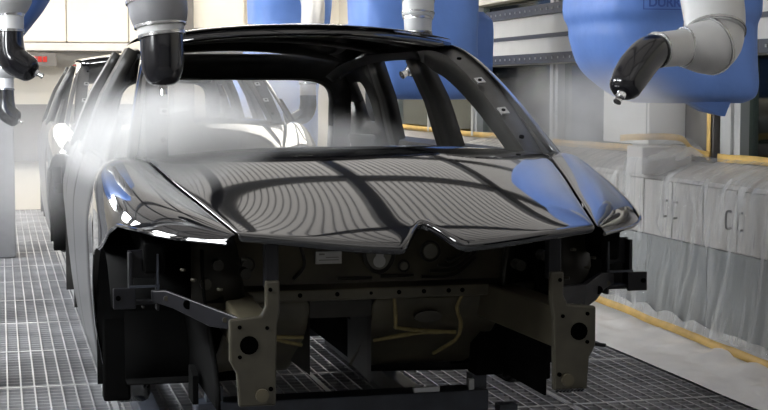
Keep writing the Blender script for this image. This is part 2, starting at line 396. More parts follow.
tp = ribbon([(GX - 0.07, 8.55, 1.05), (GX - 0.07, 8.55, 1.3), (GX - 0.07, 8.55, 1.6), (GX - 0.07, 8.55, 1.9)], (0, 0.05, 0), 14)
tag(tp.build('masking_tape', M['tape'], thick=0.004), 'upright strip of yellow tape beside the silver window post', 'tape')

# equipment box standing on the sill and grey box beneath
eb = thing('equipment_box', (4.08, 9.20, 0.96), 'pale grey sheet metal box on the sill under the big blue robot cover', 'box')
MB().prism([(-0.06, -0.30, 0.175), (0.20, -0.30, 0.175), (0.20, -0.30, 0.72), (-0.06, -0.30, 0.72)], (0, 0.75, 0)).build('casing', M['beam_white'], eb, smooth=False, bevel=0.01)
MB().box(-0.065, -0.055, -0.28, -0.27, 0.24, 0.70).build('edge_strip', M['darkgrey'], eb, smooth=False)
MB().prism([(-0.20, -0.52, 0.0), (-0.07, -0.52, 0.0), (0.14, -0.52, 0.066), (0.14, -0.52, 0.175), (-0.20, -0.52, 0.175)], (0, 0.24, 0)).build('pedestal', M['cabinet'], eb, smooth=False, bevel=0.008)

# plastic film draped over the cabinets
rows = []
for i in range(90):
    yy = 6.6 + 6.3 * i / 89; row = []
    for j in range(22):
        t = j / 21
        fold = noise.noise((yy * 5.5, t * 0.7, 0.3)) * 0.045 + noise.noise((yy * 14, t * 1.6, 2.2)) * 0.028 + noise.noise((yy * 9, t * 7, 5.0)) * 0.012
        bb = smoothstep(8.50, 8.66, yy) * (1 - smoothstep(8.94, 9.10, yy))
        if t < 0.2:
            q = t / 0.2; xx = GX - 0.09 - q * (GX - 0.09 - (WX - 0.05)); zz = 1.055 - q * 0.10
            fold *= 0.35; rows_z = zz + abs(fold)
            row.append((xx - bb * 0.05, yy, rows_z + 0.012 + bb * 0.115))
        else:
            q = (t - 0.2) / 0.8
            xx = WX - 0.06 - 0.10 * q * q + fold * (0.4 + q) - 0.01; zz = 0.955 - q * 0.86
            xx = xx * (1 - bb) + min(xx, 3.865 - 0.03 * q) * bb; zz += bb * 0.18 * max(0, 1 - q * 2.5)
            row.append((xx, yy, zz))
    rows.append(row)
tag(MB().grid(rows).build('plastic_sheet', M['plastic'], sub=1), 'clear crinkled plastic sheet hanging over the cabinets at right', 'plastic sheet')
tp = ribbon([(WX - 0.215, 6.5, 0.095), (WX - 0.215, 7.5, 0.10), (WX - 0.215, 8.0, 0.10), (WX - 0.215, 8.6, 0.115), (WX - 0.215, 9.3, 0.13), (WX - 0.21, 9.45, 0.10), (WX - 0.21, 9.7, 0.13), (WX - 0.21, 11, 0.12), (WX - 0.21, 13, 0.12)], (-0.02, 0, -0.042), 60, 0.014)
tag(tp.build('masking_tape', M['tape'], thick=0.004), 'long yellow tape along the foot of the plastic sheet', 'tape')
rows = []
for i in range(140):
    yy = 5.6 + 7.6 * i / 139; row = []
    for j in range(18):
        t = j / 17; xx = 3.38 + 0.66 * t + (0.03 * noise.noise((yy * 1.6, 0, 4)) if j == 0 else 0)
        zz = 0.012 + (0.07 * abs(noise.noise((xx * 4, yy * 2.5, 1))) + 0.03 * abs(noise.noise((xx * 11, yy * 7, 6)))) * (t ** 0.5) + 0.05 * t * t
        row.append((xx, yy, zz))
    rows.append(row)
tag(MB().grid(rows).build('floor_film', M['paper'], sub=1), 'whitish crumpled film strip lying on the grating along the wall', 'film')

# ------------------------------------------------------------------ car body
CX, CY = 1.23, 4.28
car = thing('car', (CX, CY, 0.42), 'wet black car body with bare front end filling the middle', 'car', 'bare car bodies on the line')
class P0: pass
def at(o):                       # car parts are modelled with heights above the booth floor
    o.location = (0, 0, -0.42); return o
def cpart(mb, name, material, parent=None, **k):
    o = mb.build(name, material, parent or car, **k)
    if parent is None: at(o)
    return o

def hood_hw(v): return smooth_interp(v, [(0, 0.56), (0.3, 0.622), (0.6, 0.685), (1.0, 0.755)])
def hood_y(u, v):
    yf = 0.07 * u * u + 0.15 * max(0.0, 1 - abs(u - 0.03) / 0.15)
    yr = 0.96 + 0.12 * u * u
    return yf + (yr - yf) * v
def hood_z(u, v):
    y = hood_y(u, v); w_ = min(1.0, max(0.0, y / 0.98)); a = abs(u)
    z = 1.040 + 0.252 * (1 - (1 - w_) ** 1.45) - 0.016 * math.exp(-w_ / 0.03)
    z += (1.056 + 0.196 * w_ - z) * a ** 2.5
    return z
NU, NV = 49, 26
us = [-1 + 2 * i / (NU - 1) for i in range(NU)]
vs_ = [0, 0.015, 0.04, 0.08, 0.13] + [0.13 + 0.87 * (i + 1) / (NV - 5) for i in range(NV - 5)]
rows = [[(u * hood_hw(0), hood_y(u, 0) + 0.012, hood_z(u, 0) - 0.022) for u in us]]
for v in vs_: rows.append([(u * hood_hw(v), hood_y(u, v), hood_z(u, v)) for u in us])
cpart(MB().grid(rows), 'hood', M['paint'], thick=0.006, off=0, sub=1, auto=False)
# hood inner frame (a ribbed pressing under the skin)
hin = MB()
for (u0, v0, u1, v1) in ((-0.8, 0.15, -0.2, 0.9), (0.8, 0.15, 0.2, 0.9), (-0.8, 0.16, 0.8, 0.16), (-0.75, 0.88, 0.75, 0.88), (0, 0.16, 0, 0.88)):
    pts = []
    for i in range(9):
        t = i / 8; u = u0 + (u1 - u0) * t; v = v0 + (v1 - v0) * t
        pts.append((u * hood_hw(v), hood_y(u, v), hood_z(u, v) - 0.03))
    for a, b in zip(pts, pts[1:]): hin.bar(a, b, 0.07, 0.02)
cpart(hin, 'hood_inner_frame', M['satin'], smooth=False)

# front fenders
def shut(y):                     # hood edge at this y
    lo, hi = 0.0, 1.0
    for _ in range(30):
        mid = (lo + hi) / 2
        if hood_y(1, mid) < y: lo = mid
        else: hi = mid
    v = (lo + hi) / 2
    return hood_hw(v) + 0.007, hood_z(1, v) - 0.002
def outer(y): return smooth_interp(y, [(0.07, 0.60), (0.2, 0.765), (0.35, 0.855), (0.5, 0.893), (0.7, 0.912), (0.9, 0.92), (1.4, 0.922)])
ARC_Y, ARC_Z, ARC_R = 0.86, 0.50, 0.455
def arch_low(y, cy_, cz, R):
    d = abs(y - cy_)
    return cz + math.sqrt(max(0, R * R - d * d)) if d < R else None
def fender_low(y):
    if y < 0.5: return interp(y, [(0.07, 1.044), (0.2, 1.052), (0.35, 1.068), (0.5, 1.070)])
    if y < ARC_Y:
        t = (y - 0.5) / (ARC_Y - 0.5); return 1.070 * (1 - t) + (ARC_Z + ARC_R) * t - 0.02 * math.sin(math.pi * t)
    if y <= ARC_Y + ARC_R * 0.985:
        return arch_low(y, ARC_Y, ARC_Z, ARC_R)
    return 0.33
BODY = [(0.32, 0.845), (0.40, 0.868), (0.55, 0.895), (0.75, 0.915), (0.90, 0.921), (1.0, 0.922), (1.08, 0.912), (1.15, 0.895), (1.2, 0.880), (1.24, 0.862)]
def bodyx(z): return smooth_interp(z, BODY)
def fender_section(y, n=16):
    xs, zs = shut(y); xo = outer(y); zl = fender_low(y); pts = []
    drop = 0.135
    for i in range(41):
        a = math.pi / 2 * i / 40
        pts.append((xs + (xo - xs) * math.sin(a) ** 0.9, zs - drop * (1 - math.cos(a)) ** 1.15 + 0.020 * math.sin(2 * a) * smoothstep(0.07, 0.3, y)))
    zb = zs - drop
    for i in range(1, 41):
        z = zb + (0.30 - zb) * i / 40
        pts.append((xo - (0.922 - bodyx(min(z, 1.0))), z))
    cut = []
    for (p, q) in zip(pts, pts[1:]):
        cut.append(p)
        if q[1] < zl:
            t = (p[1] - zl) / max(1e-6, p[1] - q[1]); cut.append((p[0] + (q[0] - p[0]) * t, zl)); break
    L = [0]
    for p, q in zip(cut, cut[1:]): L.append(L[-1] + math.hypot(q[0] - p[0], q[1] - p[1]))
    out = []
    for i in range(n):
        s = L[-1] * i / (n - 1); j = 0
        while j < len(L) - 2 and L[j + 1] < s: j += 1
        t = (s - L[j]) / max(1e-9, L[j + 1] - L[j]); p, q = cut[j], cut[j + 1]
        out.append((p[0] + (q[0] - p[0]) * t, p[1] + (q[1] - p[1]) * t))
    return out
fy = [0.075, 0.10, 0.14, 0.19, 0.25, 0.32, 0.40, 0.48, 0.56, 0.64, 0.72, 0.80, 0.86, 0.92, 0.98, 1.04, 1.07]
def fender_rows(s):
    rows = []
    for y in fy: rows.append([(s * x_, y, z_) for x_, z_ in fender_section(y)])
    return rows
def side_rows(s, ys, low, n=16, top=1.24, pinch=None):
    rows = []
    for y in ys:
        zl = low(y); r = []
        for i in range(n):
            z = top + (zl - top) * i / (n - 1); xx = bodyx(z) - (pinch(y) if pinch else 0)
            xx += 0.004 * math.exp(-((z - 1.03) / 0.02) ** 2)
            r.append((s * xx, y, z))
        rows.append(r)
    return rows
def fender_rear_low(y):
    return fender_low(y)
side_name = {-1: 'left', 1: 'right'}
for s in (-1, 1):
    fb = MB().grid(fender_rows(s))
    # rear flank of the fender behind the arch, up to the door
    ys = [1.07, 1.12, 1.17, 1.22, 1.26, 1.29, 1.305, 1.312, 1.33, 1.36]
    fb.grid(side_rows(s, ys, fender_rear_low, 16, 1.225))
    cpart(fb, 'fender', M['paint'], thick=0.005, off=0, sub=1)
    # folded lip below the head lamp opening
    lip = [(s * fender_section(y)[-1][0], y, fender_low(y)) for y in fy[:12]]
    cpart(MB().tube(lip, 0.006, 8), 'fender_lip', M['paint'])
    # door, rear door, quarter
    dy = lin(1.368, 2.362, 12); cpart(MB().grid(side_rows(s, dy, lambda y: 0.34)), 'front_door', M['sheen_coat'], thick=0.02, sub=1)
    def rlow(y):
        a = arch_low(y, 3.56, 0.50, 0.45); return a if (a and y < 3.56) else 0.34
    dy = lin(2.370, 3.10, 10); cpart(MB().grid(side_rows(s, dy, lambda y: 0.34)), 'rear_door', M['sheen_coat'], thick=0.02, sub=1)
    def qlow(y):
        a = arch_low(y, 3.56, 0.50, 0.45)
        if a: return a
        return 0.34 if y < 3.2 else 0.45
    pin = lambda y: 0.13 * smoothstep(3.5, 4.4, y)
    dy = [3.108, 3.112, 3.13, 3.17, 3.23, 3.3, 3.4, 3.56, 3.72, 3.83, 3.92, 3.97, 4.0, 4.008, 4.06, 4.2, 4.32]
    cpart(MB().grid(side_rows(s, dy, qlow, 16, 1.24, pin)), 'quarter_panel', M['sheen_coat'], thick=0.015, sub=1)
    cpart(MB().box(s * 0.70, s * 0.84, 1.33, 3.12, 0.32, 0.46), 'sill', M['paint'], bevel=0.03)
    # wheel house: arched tunnel plus inner wall
    for (yc, nm) in ((ARC_Y, 'wheelhouse'), (3.56, 'wheelhouse')):
        rows = []
        for i in range(17):
            a = math.radians(-12 + (150 if yc == ARC_Y else 200) * i / 16)
            r_ = 0.46
            rows.append([(s * x_, yc + r_ * math.cos(a), 0.50 + r_ * math.sin(a)) for x_ in (0.90, 0.78, 0.66, 0.54)])
        cpart(MB().grid(rows), nm, M['wheelhouse'] if yc == ARC_Y else M['satin'], thick=0.006)
    # greenhouse
    OUT = [(0.80, 0.98, 1.245), (0.742, 1.32, 1.455), (0.685, 1.66, 1.62), (0.655, 1.98, 1.685), (0.645, 2.5, 1.70), (0.635, 3.1, 1.695), (0.62, 3.6, 1.66), (0.60, 3.9, 1.60)]
    o_ = spline(OUT, 40)
    # windscreen pillar : forward flange + inner wall
    ap = spline(OUT[:4], 16); rows, rows_c = [], []
    for i, p in enumerate(o_):
        t = min(1.0, i / 16.7); wd = 0.115 - 0.045 * t; f_ = smoothstep(14, 22, i)
        inn = Vector((p.x - wd, p.y - 0.02 + 0.04 * t, p.z - 0.012 - 0.01 * t))
        deep = inn + Vector((0.01 + 0.03 * f_, (0.15 - 0.02 * t) * (1 - f_), -0.06 - 0.02 * t + 0.035 * f_)); back = p + Vector((0.005, 0.13 * (1 - f_), -0.075 + 0.02 * f_))
        g_ = (1 - t) * (1 - f_)
        inn.x -= 0.018 * g_; deep.x -= 0.018 * g_; deep.y -= 0.05 * g_
        pe = p + (inn - p) * (0.50 * g_) + Vector((0, 0.02 * g_, 0)); back = back + (pe - p)
        r = [(s * q.x, q.y, q.z) for q in (back, pe + Vector((0, 0, -0.012 * f_)), pe + (inn - pe) * 0.15 + Vector((0, 0, 0.004 - 0.02 * f_)), pe + (inn - pe) * 0.85 + Vector((0, 0, -0.02 * f_)), inn + Vector((0, 0, -0.015 * f_)), deep)]
        if i <= 19: rows.append(r)
        if i >= 19: rows_c.append(r)
    pil = cpart(MB().grid(rows), 'windscreen_pillar', M['satin'], thick=0.006)
    cpart(MB().grid(rows_c), 'cantrail', M['satin'], thick=0.006)
    # painted outer edge strip of that pillar and roof rail
    rows = []
    for i, p in enumerate(o_):
        rows.append([(s * (p.x + dx), p.y + dyy, p.z + dz) for dx, dyy, dz in ((-0.03, 0.0, 0.012), (0.004, 0.01, 0.004), (0.014, 0.03, -0.02), (0.010, 0.04, -0.05))])
    cpart(MB().grid(rows), 'roof_rail', M['paint'], thick=0.004, sub=1)
    # holes and clips on the pillar
    for t, big in ((4, 1), (7, 1), (2, 0), (10, 0), (13, 0)):
        r = rows
        p = ap[t]; wd = 0.115 - 0.045 * t / 15; n_ = Vector((0, -0.6, 0.8))
        c0 = Vector((s * (p.x - wd * 1.0), p.y - 0.018, p.z + 0.000))
        tang = (ap[min(t + 1, 15)] - ap[t - 1]); tang = Vector((s * tang.x, tang.y, tang.z)).normalized()
        sd = Vector((s, 0.1, 0.1)).normalized(); nn = tang.cross(sd)
        if nn.y > 0: nn = -nn
        if big:
            cl = MB().bar(c0 - tang * 0.022, c0 + tang * 0.022, 0.034, 0.006, up=nn).build('clip_plate', M['steel'], pil, smooth=False)
            MB().tube([c0 - nn * 0.002, c0 + nn * 0.006], 0.008, 12).build('clip_hole', M['hole'], pil)
        else:
            MB().tube([c0 - nn * 0.002, c0 + nn * 0.004], 0.010, 12).build('pillar_hole', M['hole'], pil)
    def xg(z): return interp(z, [(1.2, 0.855), (1.45, 0.765), (1.64, 0.66), (1.70, 0.63)])
    def post(name, b0, b1, t0, t1, material, z0=1.20, z1=1.65, th=0.05, nn=8):
        rows = []
        for i in range(nn):
            t = i / (nn - 1); z = z0 + (z1 - z0) * t; e = 0.6 * t + 0.4 * t * t
            rows.append([(s * (xg(z) - 0.008), b0 + (t0 - b0) * e + (b1 - b0 + (t1 - b1 - t0 + b0) * e) * q, z) for q in (0, 0.33, 0.66, 1)])
        return cpart(MB().grid(rows), name, material, thick=th, off=-1 if s > 0 else 1)
    post('centre_pillar', 2.30, 2.60, 2.26, 2.50, M['satin'])
    post('rear_pillar', 3.36, 3.56, 3.08, 3.26, M['satin'])
    ring_o, ring_i = [], []
    for i in range(32):
        a = 2 * math.pi * i / 32; ca, sa = math.cos(a), math.sin(a)
        sg = lambda v_: math.copysign(abs(v_) ** 0.4, v_)
        z = 1.43 + 0.24 * sg(sa); y = 3.92 + 0.48 * sg(ca) - 0.70 * (z - 1.43)
        zi = 1.425 + 0.115 * sg(sa); yi = 3.90 + 0.13 * sg(ca) - 0.30 * (zi - 1.43)
        k2 = 0.04 * smoothstep(3.6, 4.3, y)
        ring_o.append((s * (xg(z) - 0.01 - k2), y, z)); ring_i.append((s * (xg(zi) - 0.012), yi, zi))
    ring_o.append(ring_o[0]); ring_i.append(ring_i[0])
    cpart(MB().grid([ring_o, ring_i]), 'rear_side_panel', M['satin'], thick=0.03)
    # belt rails
    rows = [[(s * 0.862, y, 1.232), (s * 0.855, y, 1.242), (s * 0.80, y, 1.225), (s * 0.79, y, 1.13)] for y in lin(1.2, 3.5, 20)]
    cpart(MB().grid(rows), 'belt_rail', M['satin'], thick=0.006)
    # mirror corner gusset
    cpart(MB().prism([(s * 0.865, 1.12, 1.235), (s * 0.865, 1.50, 1.235), (s * 0.80, 1.40, 1.42)], (-s * 0.02, 0, 0)), 'mirror_gusset', M['satin'], smooth=False)
# cowl below the windscreen
rows = []
for j in range(13):
    u = -1 + j / 6
    rows.append([(u * 0.76, 0.97 + 0.12 * u * u, 1.225 - 0.03 * u * u), (u * 0.76, 1.05 + 0.12 * u * u, 1.17), (u * 0.78, 1.12 + 0.12 * u * u, 1.19), (u * 0.74, 1.30, 1.13), (u * 0.74, 1.32, 0.85)])
cpart(MB().grid(rows), 'cowl', M['satin'], thick=0.006)
# roof skin
def roofz(u, y):
    return smooth_interp(y, [(1.66, 1.752), (2.0, 1.772), (2.5, 1.778), (3.2, 1.755), (3.72, 1.70)]) - 0.062 * abs(u) ** 2.2
rows = []
for i in range(20):
    v = i / 19; r = []
    for j in range(25):
        u = -1 + 2 * j / 24; y = (1.66 + 0.20 * u * u) * (1 - v) + (3.93 - 0.08 * u * u) * v
        hw = smooth_interp(y, [(1.66, 0.64), (2.2, 0.65), (3.0, 0.64), (3.8, 0.60)])
        r.append((u * hw, y, roofz(u, y)))
    rows.append(r)
cpart(MB().grid(rows), 'roof', M['paint'], thick=0.006, sub=1)
# front header, roof bows, rear header
def cross(name, yfun, w_, drop, h_, hw, material):
    rows = []
    for u in lin(-1, 1, 21):
        x_, y_ = u * hw, yfun(u); z_ = roofz(u, y_) - drop
        rows.append([(x_, y_ + a_ * w_ / 2, z_ + b_ * h_ / 2) for a_, b_ in ((-1, 1), (-1, -0.6), (-0.8, -1), (0.8, -1), (1, -0.6), (1, 1))])
    return cpart(MB().grid(rows), name, material, thick=0.004)
cross('front_header', lambda u: 1.745 + 0.18 * u * u, 0.13, 0.03, 0.03, 0.63, M['paint'])
cross('roof_bow', lambda u: 2.35, 0.10, 0.03, 0.02, 0.62, M['satin'])
cross('roof_bow', lambda u: 3.0, 0.10, 0.03, 0.02, 0.62, M['satin'])
# tailgate with window opening
def rr(cx0, hw, hz, n=40, e=0.35):
    out = []
    for i in range(n + 1):
        a = 2 * math.pi * i / n; ca, sa = math.cos(a), math.sin(a)
        out.append((hw * math.copysign(abs(ca) ** e, ca), cx0 + hz * math.copysign(abs(sa) ** e, sa)))
    return out
def tail_y(z): return interp(z, [(0.45, 4.40), (0.9, 4.44), (1.10, 4.40), (1.68, 3.93)])
oo, ii, mm = rr(1.36, 0.76, 0.325, e=0.25), rr(1.285, 0.625, 0.265, e=0.30), rr(1.34, 0.67, 0.295, e=0.30)
def tp_(q, d=0, k=1.0): return [(x_ * (1 - 0.22 * (z_ - 1.2)) * k, tail_y(z_) + d, z_) for x_, z_ in q]
tg = MB().grid([tp_(oo), tp_(mm, -0.01), tp_(ii, -0.02), tp_(ii, -0.08, 1.02)])
tg.grid([[(u * 0.72 * (1 - 0.08 * (1.1 - z)), tail_y(z) - 0.08 * u * u, z) for u in lin(-1, 1, 13)] for z in (1.03, 0.95, 0.85, 0.7, 0.5)])
cpart(tg, 'tailgate', M['satin'], thick=0.012)
# floor pan and tunnel
fp = MB()
prof = [(-0.80, 0.42), (-0.45, 0.42), (-0.27, 0.43), (-0.23, 0.60), (-0.17, 0.66), (0.01, 0.66), (0.07, 0.60), (0.10, 0.43), (0.45, 0.42), (0.80, 0.42)]
fp.grid([[(x_, y, z_) for x_, z_ in prof] for y in lin(1.2, 4.3, 9)])
cpart(fp, 'floor_pan', M['wheelhouse'], thick=0.01)

# ------- front structure
FW = 0.80
rows = [[(x_, FW + 0.10 * smoothstep(0.8, 1.15, z), z) for x_ in lin(-0.56, 0.56, 17)] for z in lin(0.77, 1.17, 9)]
fwl = cpart(MB().grid(rows), 'firewall', M['ecoat'], thick=0.01)
def plate(mb, x_, z_, w_, h_, d=0.006, y=None): return mb.box(x_ - w_ / 2, x_ + w_ / 2, (FW if y is None else y) - d - 0.008, (FW if y is None else y) - 0.002, z_ - h_ / 2, z_ + h_ / 2)
plate(MB(), -0.135, 0.912, 0.092, 0.042).build('data_label', M['label'], fwl, smooth=False)['label'] = 'small pale printed label on the firewall'
lb = MB()
lb.box(-0.170, -0.150, FW - 0.0155, FW - 0.013, 0.922, 0.928); lb.box(-0.145, -0.10, FW - 0.0155, FW - 0.013, 0.912, 0.915); lb.box(-0.17, -0.10, FW - 0.0155, FW - 0.013, 0.903, 0.906)
lb.build('label_print', M['darkgrey'], fwl, smooth=False)
def oval(cx, cz, rx, rz, r, y=FW - 0.012, n=32):
    return MB().tube([(cx + rx * math.cos(2 * math.pi * i / n), y, cz + rz * math.sin(2 * math.pi * i / n)) for i in range(n + 1)], r, 8, cap=False)
oval(0.045, 0.925, 0.052, 0.068, 0.008).build('recess_ring', M['ecoat_dark'], fwl)
MB().prism([(0.045 + 0.045 * math.cos(2 * math.pi * i / 24), FW - 0.014, 0.925 + 0.06 * math.sin(2 * math.pi * i / 24)) for i in range(24)], (0, 0.01, 0)).build('recess_plate', M['pale'], fwl, smooth=False)
kh = MB().prism([(0.046 + 0.022 * math.cos(2 * math.pi * i / 20), FW - 0.018, 0.895 + 0.022 * math.sin(2 * math.pi * i / 20)) for i in range(20)], (0, 0.006, 0))
kh.prism([(0.033, FW - 0.018, 0.91), (0.060, FW - 0.018, 0.91), (0.070, FW - 0.018, 0.975), (0.046, FW - 0.018, 0.975)], (0, 0.006, 0))
kh.build('keyhole_plate', M['label'], fwl, smooth=False)['label'] = 'pale keyhole-shaped patch on the firewall'
for cx, cz, r_, mm_ in ((0.232, 0.925, 0.026, 'pale'), (0.135, 0.875, 0.014, 'pale'), (0.075 - 0.11, 0.935, 0.007, 'label'), (-0.42, 0.895, 0.018, 'horn')):
    MB().tube([(cx, FW - 0.016, cz), (cx, FW, cz)], r_, 20).build('grommet', M[mm_], fwl)
    oval(cx, cz, r_ * 1.35, r_ * 1.35, 0.004).build('grommet_ring', M['ecoat_dark'], fwl)
swages = [[(x0, FW - 0.012, z_), (x1, FW - 0.012, z_)] for x0, x1, z_ in ((-0.105, 0.02, 0.838), (0.05, 0.17, 0.842))]
swages += [spline([(0.2 + 0.03 * i, FW - 0.012, 0.835 + 0.02 * i), (0.32, FW - 0.014, 0.84 + 0.018 * i), (0.40, FW - 0.012, 0.90 + 0.02 * i)], 10) for i in range(4)]
swages.append(spline([(-0.26, FW - 0.012, 0.84), (-0.22, FW - 0.012, 0.89), (-0.24, FW - 0.012, 0.97)], 10))
for pth in swages: MB().tube(pth, 0.006, 8).build('pressed_swage', M['ecoat_dark'], fwl)
# cross member with holes
cbm = cpart(MB().prism([(-0.62, 0.72, 0.772), (-0.62, 0.72, 0.812), (-0.62, 0.80, 0.822), (-0.62, 0.80, 0.76)], (1.24, 0, 0)), 'crossmember', M['ecoat'], smooth=False, bevel=0.006)
for x_ in (-0.42, -0.33, -0.25, -0.12, 0.0, 0.10, 0.19, 0.28, 0.33):
    MB().tube([(x_, 0.7175, 0.793), (x_, 0.73, 0.793)], 0.008 if x_ != 0.0 else 0.006, 12).build('beam_hole', M['hole'], cbm)
# toe boards left and right of tunnel, with sealed seams
def toe(x0, x1, name):
    rows = []
    for j, (z, y) in enumerate(((0.765, 0.79), (0.72, 0.80), (0.66, 0.83), (0.60, 0.92), (0.54, 1.03), (0.49, 1.12), (0.44, 1.22))):
        rows.append([(x0 + (x1 - x0) * q, y + 0.03 * math.sin(q * math.pi), z + 0.012 * noise.noise((q * 3, j, x0))) for q in lin(0, 1, 9)])
    return cpart(MB().grid(rows), name, M['ecoat'], thick=0.012, sub=1)
tr = toe(0.02, 0.50, 'toe_board'); tl = toe(-0.50, -0.20, 'toe_board')
cpart(MB().box(-0.20, 0.02, 0.80, 0.83, 0.70, 0.765).prism([(0.02, 0.80, 0.765), (0.02, 0.80, 0.46), (0.02, 0.86, 0.46), (0.02, 0.86, 0.765)], (0.02, 0.4, 0)).prism([(-0.2, 0.80, 0.765), (-0.2, 0.80, 0.50), (-0.2, 0.86, 0.50), (-0.2, 0.86, 0.765)], (-0.02, 0.4, 0)), 'tunnel_frame', M['ecoat_dark'], smooth=False)
for par, paths in ((tr, ([(0.10, 0.80, 0.765), (0.105, 0.80, 0.70), (0.11, 0.82, 0.655)], [(0.11, 0.82, 0.655), (0.2, 0.83, 0.64), (0.34, 0.85, 0.625)], [(0.045, 0.885, 0.60), (0.2, 0.86, 0.625), (0.34, 0.85, 0.625)],
                        [(0.345, 0.78, 0.77), (0.33, 0.80, 0.72), (0.355, 0.83, 0.66), (0.35, 0.86, 0.60), (0.32, 0.95, 0.55), (0.31, 1.02, 0.52)])),
                   (tl, ([(-0.48, 0.82, 0.655), (-0.36, 0.835, 0.64), (-0.22, 0.83, 0.632)], [(-0.36, 0.835, 0.64), (-0.28, 0.85, 0.615), (-0.22, 0.86, 0.60)]))):
    for pth in paths:
        MB().tube([Vector(p) + Vector((0, -0.012 + 0.02 * math.sin(i), 0)) if False else Vector(p) + Vector((0, -0.015, 0.0)) for i, p in enumerate(spline(pth, 12))], [0.007 + 0.003 * noise.noise((i * 1.7, pth[0][0] * 9, 0)) for i in range(12)], 8).build('sealant_seam', M['sealant'], par)['label'] = 'bead of yellow-brown seam sealant'
MB().prism([(0.23 + 0.05 * math.cos(2 * math.pi * i / 24), 0.80, 0.69 + 0.02 * math.sin(2 * math.pi * i / 24)) for i in range(24)], (0, 0.02, 0)).build('floor_plug', M['horn'], tr, smooth=False)
cpart(MB().prism([(-0.60, 0.88, 0.40), (-0.60, 0.88, 0.50), (-0.60, 1.00, 0.52), (-0.60, 1.0, 0.40)], (0.02, 0, 0)), 'outrigger', M['wheelhouse'], smooth=False)
cpart(MB().prism([(0.44, 0.9, 0.45), (0.54, 0.9, 0.45), (0.60, 0.9, 0.62), (0.46, 0.9, 0.66)], (0, 0.1, 0)), 'outrigger', M['wheelhouse'], smooth=False)
